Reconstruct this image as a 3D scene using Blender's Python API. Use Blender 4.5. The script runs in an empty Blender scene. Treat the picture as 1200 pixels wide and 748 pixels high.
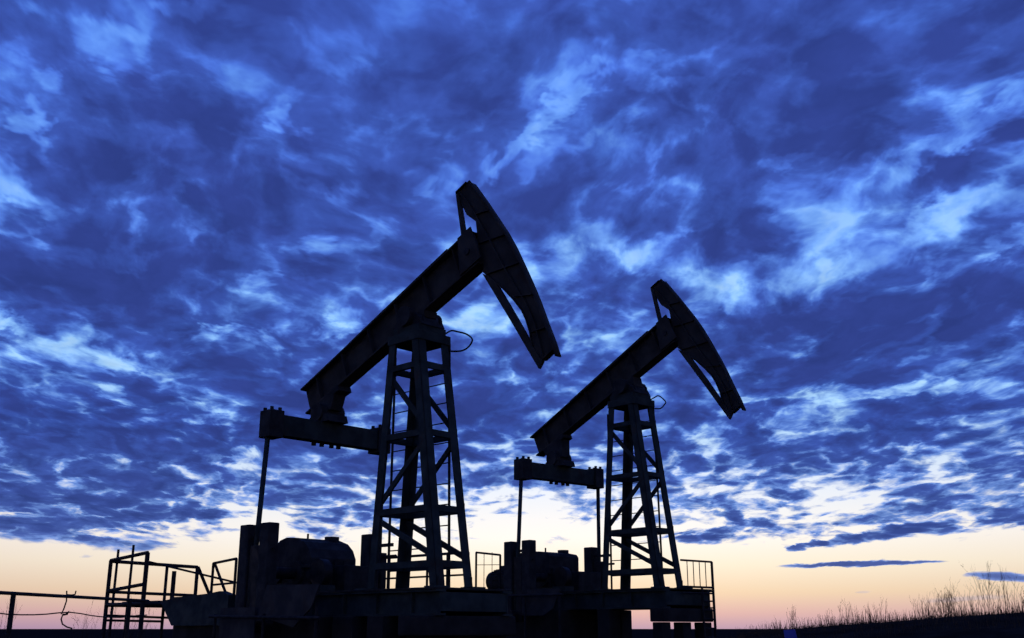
import bpy, bmesh, math, random
from mathutils import Vector, Matrix

R = math.radians
rnd = random.Random(7)
scene = bpy.context.scene
COL = scene.collection

# ------------------------------------------------------------------ camera
EYE = 1.6
cam_data = bpy.data.cameras.new('camera')
cam_data.sensor_width = 36.0
cam_data.lens = 36.0 * 1240.8 / 1200.0
cam_data.clip_start = 0.1
cam_data.clip_end = 20000.0
cam = bpy.data.objects.new('camera', cam_data)
cam.location = (0, 0, EYE)
cam.rotation_euler = (R(90) + 0.28461, 0, 0)
COL.objects.link(cam)
scene.camera = cam

# ------------------------------------------------------------------ colour management
vs = scene.view_settings
vs.view_transform = 'Standard'
vs.look = 'None'
vs.exposure = 0.0
vs.gamma = 1.0
vs.use_curve_mapping = False

# ------------------------------------------------------------------ sky: dusk, broken stratocumulus over a clear afterglow
SUN_AZ, SUN_EL = 4.0, 0.6           # the sun has just gone down behind the pumps

world = bpy.data.worlds.new('World')
scene.world = world
world.use_nodes = True
NT = world.node_tree
NT.nodes.clear()


class G:
    """tiny helper to write node maths"""
    def __init__(self, nt):
        self.nt = nt

    def node(self, typ, **kw):
        n = self.nt.nodes.new(typ)
        for k, v in kw.items():
            setattr(n, k, v)
        return n

    def put(self, sock, v):
        if isinstance(v, bpy.types.NodeSocket):
            self.nt.links.new(v, sock)
        elif v is not None:
            sock.default_value = v

    def m(self, op, a, b=None, c=None, clamp=False):
        n = self.node('ShaderNodeMath', operation=op, use_clamp=clamp)
        self.put(n.inputs[0], a)
        if b is not None:
            self.put(n.inputs[1], b)
        if c is not None:
            self.put(n.inputs[2], c)
        return n.outputs[0]

    def vm(self, op, a, b=None, scale=None):
        n = self.node('ShaderNodeVectorMath', operation=op)
        self.put(n.inputs[0], a)
        if b is not None:
            self.put(n.inputs[1], b)
        if scale is not None:
            self.put(n.inputs['Scale'], scale)
        return n.outputs['Value'] if op in ('LENGTH', 'DOT_PRODUCT', 'DISTANCE') else n.outputs[0]

    def xyz(self, x, y, z=0.0):
        n = self.node('ShaderNodeCombineXYZ')
        for s, v in zip(n.inputs, (x, y, z)):
            self.put(s, v)
        return n.outputs[0]

    def noise(self, vec, scale, detail=5.0, rough=0.55, dist=0.0, dim='3D', color=False):
        n = self.node('ShaderNodeTexNoise', noise_dimensions=dim)
        self.put(n.inputs['Vector'], vec)
        n.inputs['Scale'].default_value = scale
        n.inputs['Detail'].default_value = detail
        n.inputs['Roughness'].default_value = rough
        n.inputs['Distortion'].default_value = dist
        return n.outputs['Color'] if color else n.outputs[0]

    def ramp(self, fac, stops, interp='LINEAR'):
        n = self.node('ShaderNodeValToRGB')
        n.color_ramp.interpolation = interp
        els = n.color_ramp.elements
        while len(els) > 1:
            els.remove(els[0])
        els[0].position = stops[0][0]
        els[0].color = (*stops[0][1], 1)
        for p, c in stops[1:]:
            e = els.new(p)
            e.color = (*c, 1)
        self.put(n.inputs[0], fac)
        return n.outputs[0]

    def rng(self, v, a, b, c=0.0, d=1.0, smooth=True):
        n = self.node('ShaderNodeMapRange', interpolation_type='SMOOTHSTEP' if smooth else 'LINEAR')
        self.put(n.inputs[0], v)
        for i, x in zip((1, 2, 3, 4), (a, b, c, d)):
            self.put(n.inputs[i], x)
        return n.outputs[0]

    def mix(self, f, a, b, blend='MIX'):
        n = self.node('ShaderNodeMix', data_type='RGBA', blend_type=blend)
        self.put(n.inputs[0], f)
        self.put(n.inputs[6], a if isinstance(a, bpy.types.NodeSocket) else (*a, 1))
        self.put(n.inputs[7], b if isinstance(b, bpy.types.NodeSocket) else (*b, 1))
        return n.outputs[2]


def srgb(r, g, b):
    f = lambda c: c / 12.92 if c <= 0.04045 else ((c + 0.055) / 1.055) ** 2.4
    return (f(r / 255), f(g / 255), f(b / 255))


# breaks (negative) and thicker patches (positive) of the cloud deck: azimuth, elevation, half length, half width, turn (degrees), weight
CLOUD_PATCHES = [(21.1, 23.47, 4.4, 1.06, 39, -0.14),(25.2, 24.33, 4.41, 0.6, 24, -0.25),(25.7, 21.92, 2.8, 0.63, 16, -0.14),(18.4, 18.56, 6.4, 1.32, 13, -0.16),(14.3, 17.58, 2.71, 0.99, -5, -0.12),
 (22.5, 19.63, 3.73, 0.78, 22, -0.16),(0.0, 25.64, 2.91, 0.38, 34, -0.2),(3.3, 27.84, 2.59, 0.39, 42, -0.18),(8.2, 29.04, 2.71, 0.53, -26, -0.16),(-2.0, 24.73, 1.09, 0.55, 19, -0.15),
 (6.7, 22.56, 1.96, 0.63, -3, -0.16),(-9.1, 31.05, 3.34, 1.9, 3, -0.12),(-9.2, 28.23, 1.41, 1.65, 4, -0.11),(-16.9, 28.34, 1.97, 1.48, -11, -0.11),(-15.1, 30.49, 1.95, 0.68, -25, -0.15),
 (-22.9, 28.42, 1.72, 0.61, -24, -0.2),(-26.1, 23.73, 1.06, 0.55, -52, -0.26),(-27.0, 21.27, 1.53, 0.58, -11, -0.22),(-26.5, 26.56, 0.72, 0.68, -50, -0.16),(-12.9, 26.31, 0.58, 0.52, 5, -0.2),
 (-20.0, 31.35, 2.12, 0.41, 0, -0.18),(-13.8, 17.75, 1.11, 0.36, 4, -0.22),(-10.9, 19.75, 0.64, 0.65, 62, -0.18),(-16.7, 14.63, 0.88, 0.4, 34, -0.2),(-14.2, 14.76, 1.63, 0.4, -12, -0.25),
 (-20.9, 13.15, 1.26, 0.34, -6, -0.2),(-20.9, 11.38, 0.75, 0.34, -6, -0.22),(-17.4, 10.78, 1.47, 0.35, -2, -0.24),(-9.9, 15.71, 1.21, 0.41, 32, -0.22),(-26.3, 14.66, 1.29, 0.37, -30, -0.2),
 (-12.7, 15.75, 0.74, 0.41, 3, -0.16),(-21.9, 14.5, 1.68, 0.52, 5, -0.1),(-9.9, 22.71, 0.76, 0.6, 41, -0.2),(-5.2, 23.57, 0.6, 0.41, 2, -0.16),(2.4, 18.55, 2.42, 0.83, -6, -0.14),
 (4.4, 20.13, 1.7, 1.1, -2, -0.12),(-1.9, 16.02, 2.88, 0.55, 5, -0.19),(-0.5, 17.41, 1.44, 0.65, 29, -0.12),(9.7, 19.46, 2.36, 0.64, 6, -0.14),(11.5, 18.45, 2.32, 0.72, -4, -0.14),
 (16.1, 23.66, 0.93, 0.35, -6, -0.16),(17.6, 11.69, 2.34, 0.39, 4, -0.2),(20.7, 11.65, 1.24, 0.3, 1, -0.16),(24.4, 11.61, 2.34, 0.38, 7, -0.2),(25.9, 12.89, 0.99, 0.49, 25, -0.2),
 (13.1, 13.38, 1.8, 0.4, 17, -0.16),(15.2, 14.69, 0.81, 0.53, 41, -0.14),(4.8, 14.37, 1.89, 0.64, 8, -0.14),(15.1, 10.6, 2.61, 0.4, 7, -0.16),(26.4, 18.43, 1.19, 0.42, 23, -0.16),
 (1.8, 7.55, 5.03, 0.99, -1, -0.08),(-1.8, 5.71, 4.1, 0.98, 0, -0.2),(4.6, 5.7, 4.94, 0.98, -1, -0.22),(-13.9, 5.81, 1.75, 0.43, -9, -0.2),(-15.1, 4.92, 3.01, 0.43, 1, -0.16),
 (-13.9, 8.53, 0.61, 0.35, 2, -0.2),(-19.9, 7.11, 0.57, 0.17, 3, -0.15),(-23.2, 7.99, 0.55, 0.21, 3, -0.12),(19.5, 7.26, 3.68, 0.51, 13, -0.14),(22.5, 8.67, 2.37, 0.42, 7, -0.08),
 (13.6, 7.35, 2.6, 0.52, 8, -0.14),(17.1, 6.15, 2.92, 0.43, 8, -0.2),(26.6, 28.4, 3.01, 1.34, 17, 0.14),(17.8, 26.51, 4.32, 2.05, -4, 0.12),(21.1, 14.79, 6.82, 1.82, 2, 0.22),
 (13.1, 21.04, 2.79, 1.52, -5, 0.14),(-18.8, 24.66, 4.44, 2.14, 6, 0.12),(-2.1, 28.3, 2.98, 1.92, 27, 0.12),(4.7, 31.29, 3.61, 1.37, -3, 0.1),(3.0, 23.58, 3.96, 1.54, -11, 0.12),
 (-21.7, 17.11, 5.21, 1.94, -5, 0.12),(-15.1, 22.66, 4.28, 1.85, 5, 0.1),(25.6, 22.9, 3.01, 0.85, 25, 0.26),(5.1, 27.34, 2.93, 1.38, 24, 0.1),(26.2, 16.56, 1.94, 1.04, -8, 0.12),
 (-22.1, 8.9, 6.67, 1.7, 3, 0.14),(-12.5, 11.61, 2.72, 1.35, 2, 0.1),(-5.6, 11.37, 3.27, 2.75, 1, 0.06),(-20.9, 5.59, 5.37, 1.09, -1, 0.22),(0.0, 12.34, 3.77, 1.84, 0, 0.1),
 (22.2, 9.75, 3.55, 0.59, 4, 0.1),(17.9, 3.13, 3.53, 0.11, 1, 0.8),(24.4, 2.39, 1.53, 0.2, -5, 0.7),(17.9, 1.76, 0.61, 0.08, 1, 0.42),(16.9, 4.28, 1.0, 0.21, 11, 0.34),
 (19.2, 4.56, 1.63, 0.25, 9, 0.36),(21.1, 4.75, 1.34, 0.25, 3, 0.34),(10.3, 4.84, 1.58, 0.22, 5, 0.4),(9.7, 4.5, 0.88, 0.22, -1, 0.34),(12.6, 5.32, 0.95, 0.22, -1, 0.2),
 (14.8, 4.02, 0.59, 0.13, 4, 0.5),(15.8, 4.22, 0.5, 0.13, -1, 0.5),(24.8, 5.19, 1.12, 0.41, -2, 0.16),(22.4, 1.39, 2.63, 0.16, 3, 0.42),(2.7, 5.44, 1.14, 0.22, 0, 0.2),
 (-1.1, 5.98, 1.6, 0.27, 0, 0.16),(-24.0, 4.58, 2.34, 0.57, -3, 0.2),(-20.4, 3.94, 1.42, 0.29, -7, 0.4),(-18.2, 4.0, 0.9, 0.21, 1, 0.3),(-11.2, 4.13, 1.31, 0.26, 1, 0.2),
 (-21.6, 3.42, 0.39, 0.1, 1, 0.4),(4.8, 6.41, 1.36, 0.18, -1, 0.1),]


def build_sky():
    g = G(NT)
    tc = g.node('ShaderNodeTexCoord')
    d = g.vm('NORMALIZE', tc.outputs['Generated'])
    sep = g.node('ShaderNodeSeparateXYZ')
    g.put(sep.inputs[0], d)
    dx, dy, dz = sep.outputs
    az = g.m('MULTIPLY', g.m('ARCTAN2', dx, dy), 180 / math.pi)
    el = g.m('MULTIPLY', g.m('ARCSINE', dz), 180 / math.pi)

    # the deck is a level sheet: where a view ray meets it
    up = g.m('ADD', g.m('MAXIMUM', dz, 0.0), 0.14)
    q = g.xyz(g.m('DIVIDE', dx, up), g.m('DIVIDE', dy, up), 0.0)
    # turned a little so the rolls run from lower left to upper right
    mp = g.node('ShaderNodeMapping')
    g.put(mp.inputs['Vector'], q)
    mp.inputs['Rotation'].default_value = (0, 0, R(-14))
    mp.inputs['Scale'].default_value = (1.12, 0.80, 1.0)
    q = mp.outputs[0]
    warp = g.vm('SUBTRACT', g.noise(q, 1.6, 3, 0.55, color=True, dim='2D'), (0.5, 0.5, 0.5))
    qw = g.vm('ADD', q, g.vm('SCALE', warp, scale=0.26))
    warp2 = g.vm('SUBTRACT', g.noise(q, 9.0, 3, 0.6, color=True, dim='2D'), (0.5, 0.5, 0.5))
    qc = g.vm('ADD', qw, g.vm('SCALE', warp2, scale=0.11))

    big = g.noise(qw, 2.0, 2.0, 0.5, dim='2D')
    mid = g.noise(qw, 5.4, 5.0, 0.57, dim='2D')
    fine = g.noise(qw, 17.0, 3.0, 0.55, dim='2D')
    # rounded clumps: cells with soft bright seams between them

    def cells(scale):
        n = g.node('ShaderNodeTexVoronoi', voronoi_dimensions='2D', feature='F1')
        g.put(n.inputs['Vector'], qc)
        n.inputs['Scale'].default_value = scale
        return g.m('SUBTRACT', 0.43, n.outputs['Distance'])
    s = g.m('ADD', g.m('MULTIPLY', g.m('SUBTRACT', mid, 0.5), 0.72), g.m('MULTIPLY', g.m('SUBTRACT', big, 0.5), 0.32))
    crisp = g.rng(el, 12.0, 26.0, 1.0, 0.80)          # the nearer, higher cloud is softer
    s = g.m('ADD', s, g.m('MULTIPLY', g.m('SUBTRACT', fine, 0.5), g.m('MULTIPLY', crisp, 0.34)))
    s = g.m('ADD', s, g.m('MULTIPLY', cells(4.8), 0.30))
    s = g.m('ADD', s, g.m('MULTIPLY', cells(10.0), g.m('MULTIPLY', crisp, 0.34)))
    s = g.m('ADD', s, 0.5)
    # pale veins where neighbouring clumps pull apart, only in the thinner stretches
    ve = g.node('ShaderNodeTexVoronoi', voronoi_dimensions='2D', feature='DISTANCE_TO_EDGE')
    g.put(ve.inputs['Vector'], qc)
    ve.inputs['Scale'].default_value = 6.6
    vein = g.rng(ve.outputs['Distance'], 0.0, 0.16, 0.13, 0.0)
    s = g.m('SUBTRACT', s, g.m('MULTIPLY', vein, g.rng(mid, 0.60, 0.40)))

    s = g.m('MULTIPLY_ADD', g.m('SUBTRACT', s, 0.3), g.rng(el, 3.0, 5.2), 0.3)      # hardly any loose puffs near the horizon

    # ragged edges for the patches
    nd = g.noise(qw, 7.0, 4, 0.6, color=True, dim='2D')
    off = g.vm('SUBTRACT', nd, (0.5, 0.5, 0.5))
    osep = g.node('ShaderNodeSeparateXYZ')
    g.put(osep.inputs[0], off)
    amt = g.rng(el, 2.0, 25.0, 1.5, 6.0, smooth=False)
    ampy = g.rng(el, 2.0, 25.0, 0.08, 4.6, smooth=False)
    a2 = g.m('ADD', az, g.m('MULTIPLY', osep.outputs[0], amt))
    e2 = g.m('ADD', el, g.m('MULTIPLY', osep.outputs[1], ampy))
    total = 0.0
    for (a, e, l, w, rot, k) in CLOUD_PATCHES:
        mpn = g.node('ShaderNodeMapping', vector_type='TEXTURE')
        g.put(mpn.inputs['Vector'], g.xyz(a2, e2, total))      # z only keeps the sum in sequence (scaled to nothing)
        mpn.inputs['Location'].default_value = (a, e, 0)
        mpn.inputs['Rotation'].default_value = (0, 0, R(rot))
        mpn.inputs['Scale'].default_value = (l * 1.25, w * 1.35, 1e7)
        r2 = g.vm('DOT_PRODUCT', mpn.outputs[0], mpn.outputs[0])
        v = g.rng(r2, 0.0, 1.7, k, 0.0)
        total = g.m('ADD', v, total)

    # cover by height: broken towards the horizon, none below about four degrees
    cov = g.ramp(g.m('DIVIDE', el, 40.0, clamp=True), [
        (0.0, (0.0,) * 3), (0.085, (0.02,) * 3), (0.115, (0.24,) * 3), (0.145, (0.41,) * 3), (0.19, (0.50,) * 3), (0.32, (0.545,) * 3),
        (0.5, (0.575,) * 3), (0.75, (0.575,) * 3), (1.0, (0.575,) * 3)], 'EASE')
    dens = g.m('ADD', g.m('ADD', s, g.m('SUBTRACT', cov, 0.5)), total)

    # ---- clear air behind: Nishita dusk plus the afterglow as the camera recorded it (blue white balance)
    sky = g.node('ShaderNodeTexSky', sky_type='NISHITA')
    sky.sun_disc = False
    sky.sun_elevation = R(SUN_EL)
    sky.sun_rotation = R(SUN_AZ)
    sky.altitude = 50
    sky.air_density = 1.2
    sky.dust_density = 1.5
    sky.ozone_density = 3.0
    nish = g.vm('SCALE', sky.outputs[0], scale=0.02)

    elf = g.m('DIVIDE', g.m('MAXIMUM', el, 0.0), 40.0, clamp=True)
    glow = g.ramp(elf, [
        (0.000, srgb(190, 160, 180)), (0.018, srgb(222, 184, 178)), (0.045, srgb(242, 218, 184)), (0.080, srgb(252, 242, 218)),
        (0.115, srgb(255, 252, 245)), (0.18, srgb(232, 242, 255)), (0.26, srgb(172, 216, 255)), (0.38, srgb(138, 192, 255)),
        (0.55, srgb(112, 166, 252)), (0.80, srgb(96, 148, 246)), (1.0, srgb(88, 138, 242))])
    # brighter towards the place where the sun went down
    daz = g.m('DIVIDE', g.m('ABSOLUTE', g.m('SUBTRACT', az, SUN_AZ)), 60.0, clamp=True)
    side = g.rng(daz, 0.0, 0.75, 1.0, 0.0)
    glow_far = g.mix(1.0, glow, g.ramp(elf, [(0.0, (0.78, 0.72, 0.86)), (0.12, (0.86, 0.80, 0.80)), (0.3, (0.85, 0.9, 1.0)), (1.0, (0.9, 0.93, 1.0))]), 'MULTIPLY')
    glow = g.mix(side, glow_far, glow)
    clear = g.vm('ADD', glow, nish)

    # ---- the deck: thin veil lets the upper sky through, thick rolls are slate blue
    veil = g.ramp(elf, [(0.0, srgb(120, 140, 200)), (0.15, srgb(112, 150, 222)), (0.3, srgb(86, 128, 216)), (0.6, srgb(76, 116, 218)), (1.0, srgb(70, 108, 214))])
    body = g.ramp(elf, [(0.0, srgb(96, 108, 160)), (0.12, srgb(68, 92, 166)), (0.25, srgb(56, 83, 168)), (0.6, srgb(60, 87, 176)), (1.0, srgb(62, 91, 184))])
    core = g.ramp(elf, [(0.0, srgb(80, 92, 146)), (0.12, srgb(54, 74, 144)), (0.25, srgb(48, 65, 138)), (0.6, srgb(49, 67, 143)), (1.0, srgb(50, 70, 150))])
    bright = g.mix(1.0, clear, g.ramp(elf, [(0.0, (1.0, 1.0, 1.0)), (0.2, (1.0, 1.0, 1.0)), (0.4, (1.6, 1.3, 1.0)), (1.0, (1.2, 1.15, 1.0))]), 'MULTIPLY')
    c = g.mix(g.rng(dens, 0.00, 0.25), bright, clear)
    c = g.mix(g.rng(dens, 0.14, 0.43), c, veil)
    c = g.mix(g.rng(dens, 0.36, 0.56), c, body)
    c = g.mix(g.rng(dens, 0.50, 0.80), c, core)
    # small billows keep the thick parts from reading flat
    bil = g.noise(qc, 8.0, 3.5, 0.5, dim='2D')
    lumpy = g.vm('SCALE', c, scale=g.rng(bil, 0.25, 0.75, 0.86, 1.17, smooth=False))
    c = g.mix(g.m('MAXIMUM', g.rng(dens, 0.12, 0.35), g.rng(el, 8.0, 14.0)), c, lumpy)

    # below the horizon: the dark plain
    c = g.mix(g.rng(el, -0.6, -0.05, 1.0, 0.0), c, srgb(40, 38, 48))
    bg = g.node('ShaderNodeBackground')
    g.put(bg.inputs[0], c)
    bg.inputs[1].default_value = 1.0
    out = g.node('ShaderNodeOutputWorld')
    NT.links.new(bg.outputs[0], out.inputs[0])


build_sky()
scene.cycles.use_adaptive_sampling = True
scene.cycles.adaptive_threshold = 0.03
scene.cycles.adaptive_min_samples = 12
scene.cycles.max_bounces = 4
scene.cycles.diffuse_bounces = 2
world.cycles.sampling_method = 'MANUAL'
world.cycles.sample_map_resolution = 512

# last low light from behind the pumps
sun_data = bpy.data.lights.new('sun', 'SUN')
sun_data.energy = 0.12
sun_data.angle = R(6)
sun_data.color = (1.0, 0.78, 0.55)
sun = bpy.data.objects.new('sun', sun_data)
sun.rotation_euler = Vector((math.sin(R(SUN_AZ)) * math.cos(R(SUN_EL)), math.cos(R(SUN_AZ)) * math.cos(R(SUN_EL)), math.sin(R(SUN_EL)))).to_track_quat('Z', 'Y').to_euler()
sun.location = (5, 60, 30)
COL.objects.link(sun)

# ------------------------------------------------------------------ materials
MATS = {}


def material(name, base, rough=0.6, metal=0.0, var=0.25, scale=6.0, tint=None, tint_amt=0.0, bump=0.0, bump_scale=40.0, spec=0.15):
    m = bpy.data.materials.new(name)
    m.use_nodes = True
    nt = m.node_tree
    g = G(nt)
    bs = nt.nodes['Principled BSDF']
    tc = g.node('ShaderNodeTexCoord')
    v = tc.outputs['Object']
    n1 = g.noise(v, scale, 6, 0.6)
    dark = tuple(c * (1 - var) for c in base)
    lite = tuple(min(1, c * (1 + var)) for c in base)
    col = g.mix(g.rng(n1, 0.3, 0.7), dark, lite)
    if tint:
        n2 = g.noise(v, scale * 0.45, 8, 0.68, 0.6)
        col = g.mix(g.m('MULTIPLY', g.rng(n2, 0.55, 0.68), tint_amt), col, tint)
    g.put(bs.inputs['Base Color'], col)
    bs.inputs['Metallic'].default_value = metal
    bs.inputs['Specular IOR Level'].default_value = spec
    g.put(bs.inputs['Roughness'], g.rng(n1, 0.3, 0.7, min(1, rough + 0.12), max(0.05, rough - 0.1)))
    if bump:
        b = g.node('ShaderNodeBump')
        b.inputs['Strength'].default_value = bump
        b.inputs['Distance'].default_value = 0.02
        g.put(b.inputs['Height'], g.noise(v, bump_scale, 6, 0.6))
        nt.links.new(b.outputs[0], bs.inputs['Normal'])
    MATS[name] = m
    return m


material('dark_green_paint', (0.019, 0.028, 0.027), 0.75, 0.0, 0.3, 3.0, (0.030, 0.017, 0.010), 0.7)
material('beam_paint', (0.026, 0.024, 0.021), 0.78, 0.0, 0.3, 2.2, (0.032, 0.019, 0.012), 0.8)
material('oily_steel', (0.010, 0.010, 0.011), 0.6, 0.0, 0.35, 5.0, (0.022, 0.014, 0.009), 0.5)
material('grey_guard_paint', (0.024, 0.025, 0.027), 0.75, 0.0, 0.2, 3.0, (0.022, 0.016, 0.012), 0.6)
material('rail_paint', (0.014, 0.014, 0.015), 0.75, 0.0, 0.3, 9.0, (0.028, 0.017, 0.011), 0.6)
material('cast_iron', (0.019, 0.020, 0.021), 0.82, 0.0, 0.3, 4.0, (0.028, 0.018, 0.012), 0.5, 0.3, 30)
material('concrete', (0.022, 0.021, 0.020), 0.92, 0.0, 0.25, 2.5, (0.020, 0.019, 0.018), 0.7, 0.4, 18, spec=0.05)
material('cable_rubber', (0.012, 0.012, 0.013), 0.7, 0.0, 0.2, 10)
material('soil', (0.022, 0.018, 0.015), 0.97, 0.0, 0.4, 0.6, (0.034, 0.027, 0.019), 0.8, 0.6, 4, spec=0.0)
material('dry_stalk', (0.050, 0.036, 0.024), 0.9, 0.0, 0.3, 3.0, spec=0.0)
material('bark', (0.032, 0.025, 0.020), 0.9, 0.0, 0.3, 6.0, spec=0.0)
material('blue_enamel', (0.070, 0.085, 0.360), 0.6, 0.0, 0.1, 4.0)


# ------------------------------------------------------------------ mesh helpers (everything in the local frame of the thing)
class MB:
    def __init__(self):
        self.bm = bmesh.new()

    def hexa(self, pts):
        """eight corners: bottom four, top four, same turning"""
        v = [self.bm.verts.new(p) for p in pts]
        for f in ((0, 3, 2, 1), (4, 5, 6, 7), (0, 1, 5, 4), (1, 2, 6, 5), (2, 3, 7, 6), (3, 0, 4, 7)):
            self.bm.faces.new([v[i] for i in f])
        return self

    def box(self, x0, x1, y0, y1, z0, z1, bev=0.0):
        n0 = len(self.bm.verts)
        self.hexa([(x0, y0, z0), (x1, y0, z0), (x1, y1, z0), (x0, y1, z0), (x0, y0, z1), (x1, y0, z1), (x1, y1, z1), (x0, y1, z1)])
        if bev:
            self.bm.verts.ensure_lookup_table()
            vs_ = set(self.bm.verts[n0:])
            es = [e for e in self.bm.edges if e.verts[0] in vs_]
            bmesh.ops.bevel(self.bm, geom=es, offset=bev, segments=2, profile=0.6, affect='EDGES')
        return self

    def bar(self, p0, p1, w, h, up=(0, 0, 1)):
        """straight bar of rectangular section"""
        p0, p1 = Vector(p0), Vector(p1)
        d = (p1 - p0).normalized()
        up = Vector(up)
        if abs(d.dot(up)) > 0.98:
            up = Vector((1, 0, 0))
        s = d.cross(up).normalized() * (w / 2)
        u = s.cross(d).normalized() * (h / 2)
        self.hexa([p0 - s - u, p0 + s - u, p0 + s + u, p0 - s + u, p1 - s - u, p1 + s - u, p1 + s + u, p1 - s + u])
        return self

    def prism(self, poly, y0, y1):
        """outline in the xz plane, given thickness along y"""
        a = [self.bm.verts.new((x, y0, z)) for x, z in poly]
        b = [self.bm.verts.new((x, y1, z)) for x, z in poly]
        n = len(poly)
        self.bm.faces.new(a)
        self.bm.faces.new(b[::-1])
        for i in range(n):
            j = (i + 1) % n
            self.bm.faces.new([a[j], a[i], b[i], b[j]])
        return self

    def strip(self, line, y0, y1, th, side=-1):
        """bent plate that follows a line in the xz plane"""
        pts = [Vector((x, 0, z)) for x, z in line]
        rows = []
        for i, p in enumerate(pts):
            t = (pts[min(i + 1, len(pts) - 1)] - pts[max(i - 1, 0)]).normalized()
            nrm = Vector((t.z, 0, -t.x)) * side * th
            rows.append([self.bm.verts.new((p.x, y0, p.z)), self.bm.verts.new((p.x, y1, p.z)),
                         self.bm.verts.new((p.x + nrm.x, y1, p.z + nrm.z)), self.bm.verts.new((p.x + nrm.x, y0, p.z + nrm.z))])
        for r0, r1 in zip(rows, rows[1:]):
            for k in range(4):
                self.bm.faces.new([r0[k], r0[(k + 1) % 4], r1[(k + 1) % 4], r1[k]])
        self.bm.faces.new(rows[0][::-1])
        self.bm.faces.new(rows[-1])
        return self

    def tube(self, pts, r, seg=8, r1=None):
        pts = [Vector(p) for p in pts]
        rings = []
        ref = None
        for i, p in enumerate(pts):
            t = (pts[min(i + 1, len(pts) - 1)] - pts[max(i - 1, 0)]).normalized()
            if ref is None:
                ref = t.orthogonal().normalized()
            ref = (ref - t * ref.dot(t)).normalized()
            b = t.cross(ref)
            rr = r if r1 is None else r + (r1 - r) * i / (len(pts) - 1)
            rings.append([self.bm.verts.new(p + (ref * math.cos(2 * math.pi * k / seg) + b * math.sin(2 * math.pi * k / seg)) * rr) for k in range(seg)])
        for a, b in zip(rings, rings[1:]):
            for k in range(seg):
                self.bm.faces.new([a[k], a[(k + 1) % seg], b[(k + 1) % seg], b[k]])
        if seg > 2:
            self.bm.faces.new(rings[0][::-1])
            self.bm.faces.new(rings[-1])
        return self

    def drum(self, p0, p1, r, seg=24, bev=0.0):
        return self.tube([p0, p1], r, seg)

    def build(self, name, mat, parent=None, smooth=False):
        bmesh.ops.recalc_face_normals(self.bm, faces=self.bm.faces[:])
        me = bpy.data.meshes.new(name)
        self.bm.to_mesh(me)
        self.bm.free()
        me.materials.append(MATS[mat])
        if smooth:
            me.shade_smooth()
        o = bpy.data.objects.new(name, me)
        COL.objects.link(o)
        if parent is not None:
            o.parent = parent
        return o


def empty(name, loc=(0, 0, 0), rz=0.0):
    o = bpy.data.objects.new(name, None)
    o.empty_display_size = 0.3
    o.location = loc
    o.rotation_euler = (0, 0, rz)
    COL.objects.link(o)
    return o


def tag(o, label=None, cat=None, group=None, kind=None):
    for k, v in (('label', label), ('category', cat), ('group', group), ('kind', kind)):
        if v:
            o[k] = v
    return o


def angle_iron(p0, p1, ax, ay, w, t):
    """L section leg: flanges run along ax and ay from the outer corner line p0-p1"""
    p0, p1, ax, ay = Vector(p0), Vector(p1), Vector(ax), Vector(ay)
    b = MB()
    for a, c in ((ax, ay), (ay, ax)):
        q = [Vector((0, 0, 0)), a * w, a * w + c * t, c * t]
        b.hexa([p0 + k for k in q] + [p1 + k for k in q])
    return b


def lerp(a, b, t):
    return Vector(a) + (Vector(b) - Vector(a)) * t


# ------------------------------------------------------------------ ground: one sheet out to the horizon, with a bank on the right
def ground_z(x, y):
    r = math.hypot(x, y)
    az = math.degrees(math.atan2(x, y))
    z = 0.0
    if r > 1:
        def ss(a, b, v):
            t = min(1, max(0, (v - a) / (b - a)))
            return t * t * (3 - 2 * t)
        crest = 1.35 * ss(7, 13, az) + 0.45 * ss(11.5, 18, az) + 0.62 * ss(15, 28, az) + 0.5 * ss(27, 40, az)
        crest *= 1 - ss(70, 110, az)
        prof = ss(38, 58, r) * (1 - 0.92 * ss(62, 95, r))
        z += crest * prof
        z += 0.10 * math.sin(x * 0.13 + 1.0) * math.sin(y * 0.11) * ss(30, 45, r) * (1 - ss(60, 140, r))
        z += 0.05 * math.sin(x * 0.9 + y * 0.35) * math.sin(y * 0.7) * ss(40, 55, r) * (1 - ss(60, 90, r))
    return z


def build_ground():
    b = MB()
    radii = [0, 4, 8, 12, 16, 20, 25, 30, 34] + [37 + 1.5 * i for i in range(24)] + [75, 80, 86, 94, 105, 120, 150, 200, 300, 500, 900, 1800, 4000, 9000]
    nseg = 288
    rings = []
    c0 = b.bm.verts.new((0, 0, 0))
    for r in radii[1:]:
        rings.append([b.bm.verts.new((r * math.sin(2 * math.pi * k / nseg), r * math.cos(2 * math.pi * k / nseg),
                                      ground_z(r * math.sin(2 * math.pi * k / nseg), r * math.cos(2 * math.pi * k / nseg)))) for k in range(nseg)])
    for k in range(nseg):
        b.bm.faces.new([c0, rings[0][k], rings[0][(k + 1) % nseg]])
    for a, c in zip(rings, rings[1:]):
        for k in range(nseg):
            b.bm.faces.new([a[k], c[k], c[(k + 1) % nseg], a[(k + 1) % nseg]])
    o = b.build('ground', 'soil', smooth=True)
    tag(o, 'dark bare steppe ground with a low bank on the right', 'ground', kind='structure')


build_ground()


# ------------------------------------------------------------------ pump jacks
PIV = (-0.133, 5.46)                # the walking beam's axis passes through here


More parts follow.
